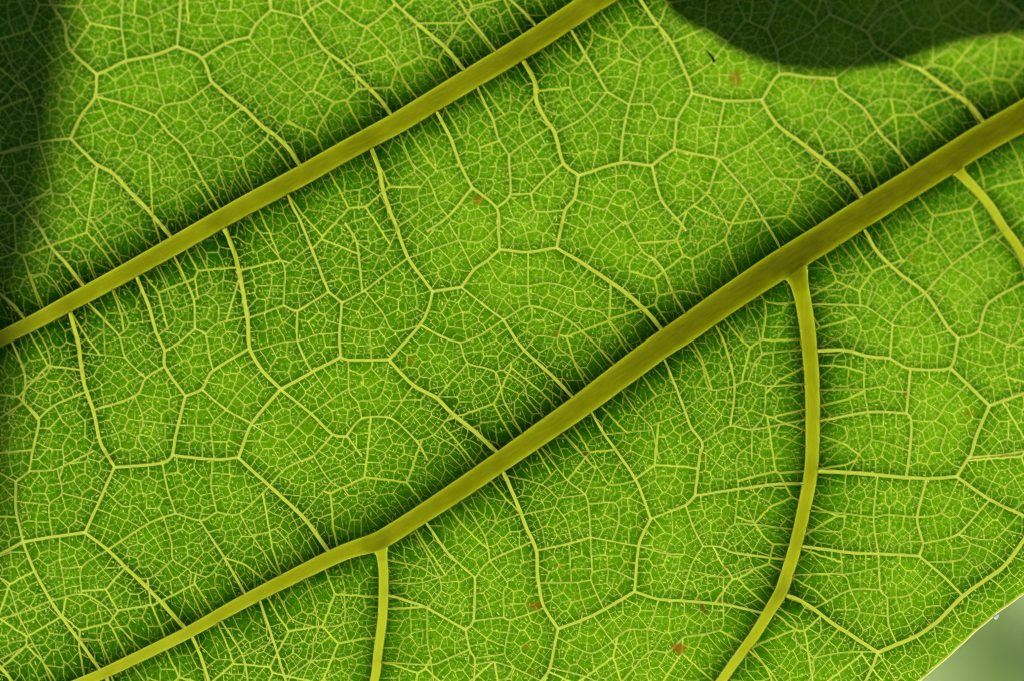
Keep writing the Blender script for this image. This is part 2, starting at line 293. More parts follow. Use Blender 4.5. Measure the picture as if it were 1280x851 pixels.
     (2.2,2.2,1045,840,1140,775,1150,700,1170,655,1150,560,1120,470), (2.2,2.2,1140,775,1262,765,1330,740), (2.2,2.2,1010,515,1070,620,1170,655), (2.2,2.2,1170,655,1262,635,1262,520), (5,4.6,-30,775,0,797,50,860),
     (6,6,392,828,396,860,400,930), (2,2,890,760,1000,705), (2.4,2.4,480,790,530,851,545,890), (2.2,2.4,380,655,370,700,400,780), (2,2,370,700,290,690)],
 8: [(5.8,4,592,65,620,130,650,200,680,280,720,370,725,460,745,570,800,658), (4,3.8,800,658,770,800,735,860), (4,4,800,658,930,610,1080,522), (4,4,1080,522,1095,355,1140,255), (3,3,1140,255,1255,213), (3.6,3.6,1080,522,1170,550,1262,555,1420,572,1560,600),
     (3.8,3.6,1005,-10,1085,115,1140,255), (3,3,722,372,820,350,920,322), (2.6,2.6,920,322,1095,355), (2.8,2.8,920,322,912,200,900,165), (2.6,2.6,900,165,830,110,725,-20), (2.2,2.2,900,165,940,60,905,0), (3.6,3.4,165,532,230,550,320,580,460,662),
     (3.4,3.4,460,662,490,630,495,470), (3.6,3.2,305,255,400,385,495,470), (2.8,2.8,495,470,550,410,700,340), (2.4,2.8,425,170,470,220,530,320,550,410), (3,3,460,662,475,735,495,770,490,860), (2.6,2.6,490,630,600,615,625,625,745,585),
     (2.4,2.4,600,615,600,520,615,490,550,410), (2.4,2.2,165,400,290,430,365,470,420,425), (2.2,2.2,365,470,370,520,320,580), (2,2,165,490,290,490,365,470), (2.2,2.2,625,625,605,750,635,800,600,860), (2.2,2.2,495,765,605,750),
     (2.6,2.4,470,735,400,765,335,790,140,780), (2.2,2.2,320,580,320,690,335,790,345,860), (2.6,2.4,920,322,925,450,920,480,970,590), (2.2,2.2,925,450,990,440,1085,480), (2.2,2.2,735,490,850,490,920,480), (2,2,850,490,840,345),
     (2.2,2.2,930,610,1000,705,1055,775), (2.2,2.2,1000,705,920,750,800,690), (2.4,2.4,770,800,890,830,980,870), (2.2,2.2,1000,705,1060,660,1130,655,1170,550), (2.2,2.2,1130,655,1130,745), (2.6,2.6,1020,870,1130,745,1205,745,1262,690,1340,690),
     (2.2,2.2,672,240,790,210,800,180,900,165), (2.2,2.2,612,90,740,130,800,180), (2,2,740,130,800,70), (2.2,2.2,790,210,830,260,850,340), (2.2,2.2,912,200,1010,195,1025,255,1000,330), (2.2,2.2,1085,115,990,130,940,60),
     (2.2,2.2,530,320,570,270,555,210,490,140), (2,2,570,270,665,235), (2.2,2.2,270,300,330,400,365,470), (2.2,2.2,1095,355,1190,380,1262,385), (2.2,2.2,635,800,560,780,495,790), (2.2,2.2,635,800,740,850), (2,2,890,560+40,870,690,830,705)],
 9: [(5.8,4,495,80,625,85,740,95,905,108,1015,100), (4.2,4.4,1015,100,1130,180,1262,245,1330,280), (4,4,1015,100,1060,30), (3,3,1060,30,1180,22,1262,8,1330,0), (3.4,3.4,905,108,870,250,890,345,878,392), (4.2,3.6,432,355,600,375,728,382,878,392),
     (3.4,3.4,878,392,960,460,1035,535), (2.8,2.8,725,95,710,250,728,382), (2.8,2.8,728,382,735,515,760,545,765,640,795,712), (2.6,2.6,735,515,625,515,490,580), (2.8,3,895,345,1020,312,1135,185), (4,3.2,462,122,350,130,215,148,55,170),
     (3.4,3.4,55,170,75,0), (3.4,3.4,55,170,20,205,-20,225), (2.8,2.8,20,205,50,290,85,355), (2.6,2.4,85,355,40,430,5,550), (2.8,3.2,85,355,150,358,200,380,395,403), (2.4,2.4,150,358,200,275,425,292), (2.2,2.2,200,275,215,148),
     (2.4,2.4,460,225,600,235,710,250), (2.2,2.2,600,235,620,190,605,155,610,85), (2.4,2.4,400,465,595,460,625,515), (2.2,2.2,595,460,590,375), (2,2,595,460,730,435), (2.6,2.4,580,665,490,765,490,810,465,862), (3,2.6,238,722,330,810,370,870),
     (2.2,2.2,870,250,960,230,1022,110), (2.2,2.2,870,250,760,240,710,250), (2.2,2.2,1020,312,1065,345,1030,405,905,415), (2.2,2.2,1065,345,1130,370,1200,420), (2.2,2.2,760,545,850,530,930,430), (2.2,2.2,625,515,660,600,610,670), (2,2,660,600,762,612),
     (2.4,2.2,725,745,760,800,800,860), (2.2,2,870,690,915,760,905,830), (2.2,2,1000,580,1040,650,1090,660), (2.2,2,1140,480,1190,520,1190,575), (2.2,2.2,350,565,430,640,410,690), (2.2,2.2,490,765,410,690),
     (2.2,2.2,490,765,600,745,720,745), (2.2,2.2,215,148,210,30,250,-20), (2.2,2.2,300,592,340,480), (2.2,2.2,160,575,150,660,40,700), (2.2,2.2,160,470,155,570), (2.2,2.2,60,450,160,470,270,440,340,520), (2.2,2.2,430,290,590,300,605,235), (2.2,2.2,590,300,600,375),
     (5.8,5,372,530,430,550,480,580,560,640,640,690,725,745), (5.2,5.6,725,745,790,718,860,690,940,635,1035,540,1110,485,1180,435,1230,375,1262,330,1310,270), (4,3.6,725,745,710,790,675,865), (2.2,2.2,1130,185,1220,240-20,1262,190), (2.2,2.2,1020,312,1150,330,1240,250)],
}

# leaf outline in photo pixels: the traced free edge at the lower right, carried on round the whole blade
EDGE = [(1148, 851), (1173, 830), (1193, 812.5), (1204, 802), (1215, 791.5), (1226, 782), (1238, 772), (1248, 763.5), (1265, 751.5), (1281, 740), (1330, 705),
        (1430, 620), (1560, 470), (1680, 260), (1760, 40), (1790, -190), (1700, -380), (1450, -480), (1100, -510), (700, -480), (300, -430),
        (-50, -330), (-300, -160), (-450, 80), (-500, 380), (-470, 650), (-380, 850), (-200, 1000), (50, 1080), (350, 1120), (650, 1110), (850, 1060), (1000, 975), (1090, 903)]

def catmull(pts, step, closed=False):
    """pts (n,k) -> smooth polyline with about `step` spacing in xy"""
    p = np.asarray(pts, float)
    if closed: p = np.vstack([p[-1], p, p[0], p[1]])
    else: p = np.vstack([2 * p[0] - p[1], p, 2 * p[-1] - p[-2]])
    out = []
    for i in range(1, len(p) - 2):
        a, b, c, d = p[i - 1], p[i], p[i + 1], p[i + 2]
        n = max(1, int(round(np.hypot(*(c - b)[:2]) / step)))
        for k in range(n):
            t = k / n
            cr = 0.5 * ((2 * b) + (c - a) * t + (2 * a - 5 * b + 4 * c - d) * t * t + (3 * b - a - 3 * c + d) * t ** 3)
            li = b + (c - b) * t
            v = 0.75 * cr + 0.25 * li
            v[2:] = np.maximum(v[2:], 0.3 * li[2:])
            out.append(v)
    if not closed: out.append(p[-2])
    return np.array(out)

outline = catmull([(x, y) for x, y in EDGE], 4.0, True)

def inside_poly(px, py, poly):
    ins = np.zeros(px.shape, bool); n = len(poly)
    x0, y0 = poly[-1]
    for x1, y1 in poly:
        if y0 != y1:
            c = (y0 > py) != (y1 > py)
            ins ^= c & (px < (x1 - x0) * (py - y0) / (y1 - y0) + x0)
        x0, y0 = x1, y1
    return ins
mains = {k: catmull(v, 7.0) for k, v in MAIN.items()}
mains = {k: v[inside_poly(v[:, 0], v[:, 1], outline)] for k, v in mains.items()}

def nearest_on(poly, q):
    a = poly[:-1, :2]; b = poly[1:, :2]; ab = b - a
    t = np.clip(((q - a) * ab).sum(1) / np.maximum((ab ** 2).sum(1), 1e-9), 0, 1)
    c = a + ab * t[:, None]; d = np.hypot(*(c - q).T); i = int(d.argmin())
    return d[i], c[i], poly[i, 2] if poly.shape[1] > 2 else 0

raw = []
for tile, lst in TR.items():
    ox, oy = TILES[tile]
    for a in lst:
        p = np.array(a[2:], float).reshape(-1, 2) * TS + np.array([ox, oy])
        L = np.concatenate([[0], np.cumsum(np.hypot(*np.diff(p, axis=0).T))]); L /= L[-1]
        raw.append(np.column_stack([p, a[0] + (a[1] - a[0]) * L]))
for i, p in enumerate(raw):                      # join loose ends onto the vein they spring from
    for e in (0, -1):
        best = None
        for k, mpoly in mains.items():
            d, c, w = nearest_on(mpoly, p[e, :2])
            if d < w / 2 + 9 and (best is None or d - w / 2 < best[0]): best = (d - w / 2, c, 1, w)
        for j, o in enumerate(raw):
            if j == i: continue
            if abs(o[:, 0].mean() - p[e, 0]) > 220 or abs(o[:, 1].mean() - p[e, 1]) > 220: continue
            d, c, w = nearest_on(o, p[e, :2])
            if d < 7.5 and (best is None or d < best[0]): best = (d, c, 0, w)
        if best is not None:
            if best[2]:
                u_ = p[1 if e == 0 else -2, :2] - best[1]; p[e, :2] = best[1] + u_ / np.hypot(*u_) * max(0.0, best[3] * 0.5 * 0.86)
            else: p[e, :2] = best[1]
traced = []
for p in raw:
    q = catmull(p, 4.5)
    wob = np.cumsum(rng.normal(0, 0.16, (len(q), 2)), axis=0)
    wob -= np.linspace(0, 1, len(q))[:, None] * wob[-1]
    q[:, :2] += wob * 0.9
    q[:, 2] *= 1 + rng.normal(0, 0.05, len(q))
    q[:, 2] *= np.where(q[:, 2] < 3, 0.68, 0.84)
    traced.append(q)

# ------------------------------------------------------------------ region raster and finer network
RS, PAD = 1.5, 150
RW, RH = int((W + 2 * PAD) / RS), int((H + 2 * PAD) / RS)
rx = -PAD + RS * np.arange(RW); ry = -PAD + RS * np.arange(RH)

def seg_window(xs, ys, x0, y0, x1, y1, R):
    i0 = np.searchsorted(xs, min(x0, x1) - R); i1 = np.searchsorted(xs, max(x0, x1) + R)
    j0 = np.searchsorted(ys, min(y0, y1) - R); j1 = np.searchsorted(ys, max(y0, y1) + R)
    return i0, i1, j0, j1

def seg_dist(xs, ys, win, x0, y0, x1, y1):
    i0, i1, j0, j1 = win
    X = xs[None, i0:i1] - x0; Y = ys[j0:j1, None] - y0
    dx, dy = x1 - x0, y1 - y0; l2 = dx * dx + dy * dy + 1e-9
    t = np.clip((X * dx + Y * dy) / l2, 0, 1)
    ex = X - t * dx; ey = Y - t * dy
    return np.sqrt(ex * ex + ey * ey), t, ex, ey

bar = np.full((RH, RW), 1e3, np.float32); rib = np.full((RH, RW), 1e3, np.float32)
DX = np.zeros((RH, RW)); DY = np.zeros((RH, RW))
for k, p in mains.items():
    dk = np.full((RH, RW), 1e3); ux = np.zeros((RH, RW)); uy = np.zeros((RH, RW))
    R = 150
    for a, b in zip(p[:-1], p[1:]):
        w = seg_window(rx, ry, a[0], a[1], b[0], b[1], R)
        if w[0] >= w[1] or w[2] >= w[3]: continue
        d, t, ex, ey = seg_dist(rx, ry, w, a[0], a[1], b[0], b[1])
        sl = (slice(w[2], w[3]), slice(w[0], w[1]))
        m = d < dk[sl]
        rib[sl] = np.minimum(rib[sl], d - (a[2] + (b[2] - a[2]) * t) / 2)
        dk[sl][m] = d[m]; ux[sl][m] = (ex / np.maximum(d, 1e-6))[m]; uy[sl][m] = (ey / np.maximum(d, 1e-6))[m]
    bar = np.minimum(bar, dk)
    reach = 42.0 if k in ('V1', 'V2', 'B1') else 22.0
    amp = np.where(dk < reach, 0.46 * dk, np.clip(0.46 * reach * (1 - (dk - reach) / 95.0), 0, None))
    DX += amp * ux; DY += amp * uy
for p in traced:
    for a, b in zip(p[:-1], p[1:]):
        w = seg_window(rx, ry, a[0], a[1], b[0], b[1], 3.2)
        if w[0] >= w[1] or w[2] >= w[3]: continue
        d = seg_dist(rx, ry, w, a[0], a[1], b[0], b[1])[0]
        sl = (slice(w[2], w[3]), slice(w[0], w[1])); bar[sl] = np.minimum(bar[sl], d)
ol = np.vstack([outline, outline[:1]])
for a, b in zip(ol[:-1], ol[1:]):
    w = seg_window(rx, ry, a[0], a[1], b[0], b[1], 3.2)
    if w[0] >= w[1] or w[2] >= w[3]: continue
    d = seg_dist(rx, ry, w, a[0], a[1], b[0], b[1])[0]
    sl = (slice(w[2], w[3]), slice(w[0], w[1])); bar[sl] = np.minimum(bar[sl], d)

def components(free):
    h, w = free.shape
    parent = []
    def find(i):
        while parent[i] != i: parent[i] = parent[parent[i]]; i = parent[i]
        return i
    runs = []; prev = []
    for y in range(h):
        row = free[y]; d = np.diff(np.concatenate([[0], row.astype(np.int8), [0]]))
        st = np.nonzero(d == 1)[0]; en = np.nonzero(d == -1)[0]
        cur = []; j = 0
        for s, e in zip(st.tolist(), en.tolist()):
            i = len(parent); parent.append(i); cur.append((s, e, i)); runs.append((y, s, e, i))
            while j > 0 and prev[j - 1][1] > s: j -= 1
            while j < len(prev) and prev[j][0] < e:
                if prev[j][1] > s:
                    ra, rb = find(prev[j][2]), find(i)
                    if ra != rb: parent[max(ra, rb)] = min(ra, rb)
                j += 1
        prev = cur
    lab = np.zeros((h, w), np.int32)
    for y, s, e, i in runs: lab[y, s:e] = find(i) + 1
    return lab

lab = components(bar > 1.12)
u, inv, cnt = np.unique(lab, return_inverse=True, return_counts=True)
cnt[0] = 0
inv = inv.reshape(lab.shape)
lab = np.where(cnt[inv] * RS * RS < 60, 0, inv).astype(np.int32)
def fill(lab, n):
    for _ in range(n):
        for ax, sh in ((0, 1), (0, -1), (1, 1), (1, -1)):
            r = np.roll(lab, sh, ax); m = (lab == 0) & (r > 0); lab[m] = r[m]
    return lab
lab = fill(lab, 14)
# outside the blade: label 0
lab[~inside_poly(*np.meshgrid(rx, ry), outline)] = 0
panel_lab = lab.copy()

GX, GY = np.meshgrid(rx, ry)
QX, QY = GX - DX, GY - DY
gxy, gxx = np.gradient(QX, RS); gyy, gyx = np.gradient(QY, RS)
DET = np.clip(np.abs(gxx * gyy - gxy * gyx), 0.15, 1.6)

def look(arr, x, y):
    i = np.clip(np.rint((x + PAD) / RS).astype(int), 0, RW - 1); j = np.clip(np.rint((y + PAD) / RS).astype(int), 0, RH - 1)
    return arr[j, i]
def bil(arr, x, y):
    fx = np.clip((x + PAD) / RS, 0, RW - 1.001); fy = np.clip((y + PAD) / RS, 0, RH - 1.001)
    i = fx.astype(int); j = fy.astype(int); a = fx - i; b = fy - j
    return (arr[j, i] * (1 - a) + arr[j, i + 1] * a) * (1 - b) + (arr[j + 1, i] * (1 - a) + arr[j + 1, i + 1] * a) * b

def subdivide(lab, target, min_area, margin, drop=0.0):
    flat = lab.ravel(); order = np.argsort(flat, kind='stable'); sf = flat[order]
    cuts = np.concatenate([[0], np.nonzero(np.diff(sf))[0] + 1, [len(sf)]])
    new = np.zeros_like(flat); nxt = 1
    qx, qy, det, gx, gy = QX.ravel(), QY.ravel(), DET.ravel(), GX.ravel(), GY.ravel()
    SX, SY, SP, SE = [], [], [], []; eid = 0; cents = []
    for a, b in zip(cuts[:-1], cuts[1:]):
        L = sf[a]
        if L == 0: continue
        idx = order[a:b]
        area = det[idx].sum() * RS * RS
        mx, my = gx[idx].mean(), gy[idx].mean()
        k = int(round(area / target + rng.uniform(-0.35, 0.35)))
        off = mx < -margin or mx > W + margin or my < -margin or my > H + margin
        if area < min_area or k < 2 or off:
            new[idx] = nxt; nxt += 1
            if not off: cents.append((mx, my, len(idx) * RS * RS))
            continue
        P = np.column_stack([qx[idx], qy[idx]])
        cap = max(600, 40 * k)
        sub = P if len(P) <= cap else P[rng.choice(len(P), cap, replace=False)]
        s = sub[rng.choice(len(sub), k, replace=False)].copy()
        for _ in range(7):
            asg = ((sub[:, None, :] - s[None]) ** 2).sum(2).argmin(1)
            c = np.bincount(asg, minlength=k)
            cx = np.bincount(asg, sub[:, 0], k); cy = np.bincount(asg, sub[:, 1], k); g = c > 0
            s[g, 0] = cx[g] / c[g]; s[g, 1] = cy[g] / c[g]
        s += rng.normal(0, 0.03 * math.sqrt(target), s.shape)
        if len(P) * k < 3e6: asg = ((P[:, None, :] - s[None]) ** 2).sum(2).argmin(1)
        else: asg = np.concatenate([((P[i:i + 4000, None, :] - s[None]) ** 2).sum(2).argmin(1) for i in range(0, len(P), 4000)])
        new[idx] = nxt + asg; 
        for i in range(k):
            m = asg == i
            if m.any(): cents.append((gx[idx][m].mean(), gy[idx][m].mean(), m.sum() * RS * RS))
        nxt += k
        n2 = (s ** 2).sum(1)
        rad = 1.6 * math.sqrt(target) * 2
        D2 = ((s[:, None] - s[None]) ** 2).sum(2)
        for i in range(k):
            near = np.nonzero(D2[i] < (3.2 * rad) ** 2)[0]
            for j in near:
                if j <= i: continue
                dv = s[j] - s[i]; ln = math.sqrt(D2[i, j])
                if ln < 1e-3: continue
                m = (s[i] + s[j]) / 2; d = np.array([-dv[1], dv[0]]) / ln
                t0, t1 = -rad, rad
                others = near[(near != i) & (near != j)]
                if len(others):
                    nv = s[others] - s[i]; rhs = (n2[others] - n2[i]) / 2 - nv @ m; co = nv @ d
                    pos = co > 1e-9; neg = co < -1e-9
                    if pos.any(): t1 = min(t1, (rhs[pos] / co[pos]).min())
                    if neg.any(): t0 = max(t0, (rhs[neg] / co[neg]).max())
                if t1 - t0 < 0.8: continue
                if drop and rng.random() < drop: continue
                ts = np.linspace(t0, t1, max(3, int((t1 - t0) / 1.2) + 1))
                SX.append(m[0] + ts * d[0]); SY.append(m[1] + ts * d[1]); SP.append(np.full(len(ts), L)); SE.append(np.full(len(ts), eid)); eid += 1
    if not SX: return new.reshape(lab.shape), [], cents
    SX, SY, SP, SE = map(np.concatenate, (SX, SY, SP, SE))
    px, py = SX.copy(), SY.copy()
    for _ in range(14):
        px = SX + bil(DX, px, py); py = SY + bil(DY, px, py)
    ok = (look(lab, px, py) == SP) & (look(rib, px, py) > -1.6) & (px > -PAD + 4) & (px < W + PAD - 6) & (py > -PAD + 4) & (py < H + PAD - 6)
    lines = []
    brk = np.nonzero((np.diff(SE) != 0) | (np.diff(ok.astype(int)) != 0))[0] + 1
    for a, b in zip(np.concatenate([[0], brk]), np.concatenate([brk, [len(SE)]])):
        if not ok[a] or b - a < 2: continue
        q = np.column_stack([px[a:b], py[a:b]])
        ln = np.hypot(*np.diff(q, axis=0).T).sum()
        if ln < 2.0: continue
        n = max(2, int(round(ln / 4.5)) + 1)
        q = q[np.unique(np.linspace(0, len(q) - 1, n).round().astype(int))]
        if len(q) < 2: continue
        e0 = q[0] - q[1]; e1 = q[-1] - q[-2]
        q[0] += 0.9 * e0 / (np.hypot(*e0) + 1e-6); q[-1] += 0.9 * e1 / (np.hypot(*e1) + 1e-6)
        if len(q) > 2: q[1:-1] += rng.normal(0, 0.3, q[1:-1].shape)
        lines.append(q)
    return new.reshape(lab.shape), lines, cents

lab3, lines3, _ = subdivide(lab, 3300, 9000, 1e9)
labA, linesA, _ = subdivide(lab3, 370, 520, 130)
labB, linesB, cents = subdivide(labA, 98, 140, 22, 0.15)

fine = []          # (polyline, width)
for q in lines3: fine.append((q, 2.0))
for q in linesA: fine.append((q, float(np.clip(rng.normal(1.0, 0.12), 0.9, 1.4))))
for q in linesB: fine.append((q, float(np.clip(rng.normal(0.62, 0.13), 0.4, 0.89))))
def grad_dir(x, y):
    return bil(DX, np.array([x]), np.array([y]))[0], bil(DY, np.array([x]), np.array([y]))[0]
for cx, cy, ar in cents:                    # freely ending veinlets inside the smallest meshes
    if not (-20 < cx < W + 20 and -20 < cy < H + 20) or ar < 40 or rng.random() < 0.5: continue
    th = rng.uniform(0, math.pi)
    gx_, gy_ = grad_dir(cx, cy); g = math.hypot(gx_, gy_)
    if g > 6: th = math.atan2(gy_, gx_) + rng.normal(0, 0.35)
    ln = rng.uniform(0.10, 0.34) * math.sqrt(ar)
    d = np.array([math.cos(th), math.sin(th)]); c = np.array([cx, cy]) + rng.normal(0, 1.5, 2)
    fine.append((np.array([c - d * ln * 0.5, c + d * ln * 0.5]), float(rng.uniform(0.7, 1.45))))
# ------------------------------------------------------------------ blade height field on a graded grid
def graded(lo, hi, a, b, st):
    mid = list(np.arange(a, b + 1e-6, st)); L = []; x, h = a, st
    while x > lo: h = min(h * 1.13, 13.0); x -= h; L.append(x)
    R_ = []; x, h = mid[-1], st
    while x < hi: h = min(h * 1.13, 13.0); x += h; R_.append(x)
    return np.array(L[::-1] + mid + R_)
xs = graded(-530, 1830, -12, 1292, 1.22); ys = graded(-540, 1150, -12, 863, 1.22)
NX, NY = len(xs), len(ys)
zmain = np.zeros((NY, NX), np.float32); zter = zmain.copy(); zfine = zmain.copy(); pale = zmain.copy(); pale_f = zmain.copy(); thick_shade = zmain.copy(); thick_shade_t = zmain.copy()

def splat(poly, R, fn):
    for a, b in zip(poly[:-1], poly[1:]):
        w = seg_window(xs, ys, a[0], a[1], b[0], b[1], R)
        if w[0] >= w[1] or w[2] >= w[3]: continue
        d, t, _, _ = seg_dist(xs, ys, w, a[0], a[1], b[0], b[1])
        fn((slice(w[2], w[3]), slice(w[0], w[1])), d, a[2] + (b[2] - a[2]) * t)

def f_main(sl, d, w):
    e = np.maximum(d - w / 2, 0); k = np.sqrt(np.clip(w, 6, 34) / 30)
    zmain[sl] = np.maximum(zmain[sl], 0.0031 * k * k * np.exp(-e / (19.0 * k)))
    thick_shade[sl] = np.maximum(thick_shade[sl], k * (0.72 * np.exp(-e / (22.0 * k)) + 0.28 * np.exp(-e / (65.0 * k))))  # painted shade band beside the big veins, fading outward
    pale[sl] = np.maximum(pale[sl], np.clip(w / 2 + 0.4 - d, 0, 1))
def f_ter(sl, d, w):
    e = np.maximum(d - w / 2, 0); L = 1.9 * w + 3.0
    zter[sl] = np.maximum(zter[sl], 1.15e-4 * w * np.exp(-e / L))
    thick_shade_t[sl] = np.maximum(thick_shade_t[sl], np.clip(w / 5.2, 0.15, 1) ** 1.3 * np.exp(-e / L))  # painted shade beside smaller veins, for a pillowed look
    pale[sl] = np.maximum(pale[sl], np.clip(w / 2 + 0.2 - d, 0, 1) * 0.97)
def f_fine(sl, d, w):
    zfine[sl] = np.maximum(zfine[sl], 3.6e-5 * w * np.exp(-np.maximum(d - w / 2, 0) / 2.2))
    pale_f[sl] = np.maximum(pale_f[sl], np.clip(w / 2 + 0.26 - d, 0, 1) * np.where(w < 0.9, 0.62, 1.0))
for p in mains.values(): splat(p, 120, f_main)
for p in traced: splat(p, 34 if p[:, 2].max() > 3 else 20, f_ter)
for q, w in fine: splat(np.column_stack([q, np.full(len(q), w)]), 4.5, f_fine)
rim = np.column_stack([ol, np.full(len(ol), 3.2)])
splat(rim, 10, f_fine)
att = np.clip(1.5 / np.maximum(np.gradient(xs)[None, :], np.gradient(ys)[:, None]), 0, 1) ** 1.5   # where the grid is coarse, fine lines spread thin
pale = np.maximum(pale, pale_f * att).astype(np.float32)
pale *= np.where(pale < 0.97, 1 - 0.72 * np.clip(thick_shade, 0, 1), 1)  # pale lines dimmed inside the painted shade bands

XX, YY = np.meshgrid(xs, ys)
def macro(x, y):
    """gentle sag of the whole blade away from the focal plane, metres"""
    u = (x - 640) / 640; v = (425 - y) / 425
    up = np.log1p(np.exp(np.clip((v - 0.15) * 4, -30, 30))) / 4
    right = np.log1p(np.exp(np.clip((u - 0.25) * 5, -30, 30))) / 5; left = np.log1p(np.exp(np.clip((-u - 0.45) * 5, -30, 30))) / 5
    z = -0.0062 * up - 0.0090 * right * np.clip(0.65 + 0.75 * v, 0, 1.6) - 0.0065 * left * np.clip(0.8 + 0.4 * v, 0, 1.4)
    return z + 0.0004 * np.sin(x / 97 + 1.3) * np.cos(y / 83)
ZZ = macro(XX, YY) + zmain + zter + zfine - 0.0008

blem = np.zeros((NY, NX), np.float32); scab = np.zeros((NY, NX), np.float32)
def blot(f, cx, cy, a, b, ang, s):
    c, n = math.cos(ang), math.sin(ang)
    i0, i1, j0, j1 = seg_window(xs, ys, cx, cy, cx, cy, 3 * max(a, b))
    X = xs[None, i0:i1] - cx; Y = ys[j0:j1, None] - cy
    U = (X * c + Y * n) / a; V = (-X * n + Y * c) / b
    th = np.arctan2(V, U); r = np.sqrt(U * U + V * V) * (1 + 0.16 * np.sin(3 * th + cx) + 0.1 * np.sin(5 * th + cy))
    f[j0:j1, i0:i1] = np.maximum(f[j0:j1, i0:i1], s * np.clip((1.15 - r) / 0.35, 0, 1))
for a in [(597.5, 250.5, 6, 6, 0, .75), (919, 98, 7.5, 10.5, 0, .7), (1019, 105, 4.5, 7, 0, .5), (849, 810, 9, 6.5, .3, .9), (879, 760, 7, 5, .8, .45), (668, 757, 8.5, 6, .2, .65),
          (513, 449, 5, 5, 0, .5), (696, 417, 5, 3, 0, .45), (1212, 515, 8, 3.5, -.2, .5), (1258, 568, 6, 2.5, 0, .5), (700, 705, 4, 3, 0, .5), (658, 808, 4, 4, 0, .5), (666, 838, 4, 4, 0, .4), (906, 654, 5, 2.5, .2, .5),
          (1133, 492, 3, 6, 0, .4), (1139, 320, 5, 5, 0, .4), (786, 705, 3.5, 3.5, 0, .3), (251, 697, 3.5, 3.5, 0, .4), (495, 98, 4, 5, 0, .35), (878, 570, 3, 3, 0, .35)]: blot(blem, *a)
for a in [(733, 566, 5, 3.5, .4, .85), (141, 572, 4.5, 3.5, .5, .85), (907, 707, 3, 3, 0, .8), (881, 764, 4.5, 3, 1, .6), (877, 757, 4, 3, 0, .7), (120, 579, 2, 3, 0, .6), (805, 645, 3, 3.4, 0, .6),
          (545, 579, 2.5, 2.2, 0, .5), (1159, 775, 3.4, 3, 0, .55), (371, 443, 2, 2.4, 0, .6), (1152, 679, 2.6, 3, 0, .55), (1066, 483, 2.2, 2.4, 0, .5), (843, 812, 4, 2.6, .5, .5), (850, 742, 2.5, 3, 0, .6), (565, 646, 2.2, 2.6, 0, .5)]: blot(scab, *a)

def to_local(px, py, z):
    f = S * (DIST - z) / DIST
    return np.stack([(px - W / 2) * f, -(py - H / 2) * f, z + 0 * px], -1)

ins = inside_poly(XX, YY, outline)
# pull grid vertices just outside the free edge onto it
face_ins = ins[:-1, :-1] | ins[1:, :-1] | ins[:-1, 1:] | ins[1:, 1:]
need = np.zeros((NY, NX), bool)
need[:-1, :-1] |= face_ins; need[1:, :-1] |= face_ins; need[:-1, 1:] |= face_ins; need[1:, 1:] |= face_ins
mv = need & ~ins
bx, by = XX[mv], YY[mv]
oa, ob = ol[:-1], ol[1:]; oab = ob - oa
best = np.full(len(bx), 1e9); nx_, ny_ = bx.copy(), by.copy()
for a, ab in zip(oa, oab):
    t = np.clip(((bx - a[0]) * ab[0] + (by - a[1]) * ab[1]) / (ab @ ab), 0, 1)
    cx, cy = a[0] + t * ab[0], a[1] + t * ab[1]; d = (cx - bx) ** 2 + (cy - by) ** 2
    m = d < best; best[m] = d[m]; nx_[m] = cx[m]; ny_[m] = cy[m]
XX[mv] = nx_; YY[mv] = ny_
PV = to_local(XX, YY, ZZ).reshape(-1, 3).astype(np.float32)
rngz = np.exp(0.0 * XX)
TH_SHADE = (0.90 + 1.0 * thick_shade + 0.62 * thick_shade_t - 0.13 * np.clip((XX - 640) / 640 + 0.45 * (425 - YY) / 425, -1.6, 1.3)).astype(np.float32)  # tissue depth plus painted vein shade; also darker toward the lower left

def zat(x, y):
    x = np.asarray(x, float); y = np.asarray(y, float)
    i = np.clip(np.searchsorted(xs, x) - 1, 0, NX - 2); j = np.clip(np.searchsorted(ys, y) - 1, 0, NY - 2)
    a = np.clip((x - xs[i]) / (xs[i + 1] - xs[i]), 0, 1); b = np.clip((y - ys[j]) / (ys[j + 1] - ys[j]), 0, 1)
    return (ZZ[j, i] * (1 - a) + ZZ[j, i + 1] * a) * (1 - b) + (ZZ[j + 1, i] * (1 - a) + ZZ[j + 1, i + 1] * a) * b

# ------------------------------------------------------------------ the leaf
leaf = bpy.data.objects.new('leaf', None)
leaf.empty_display_size = 0.02
leaf.matrix_world = Matrix.Translation(CEN) @ ROT.to_4x4()
leaf['label'] = 'large backlit green leaf with raised yellow-green veins, shown from its underside'
leaf['category'] = 'leaf'
link(leaf)

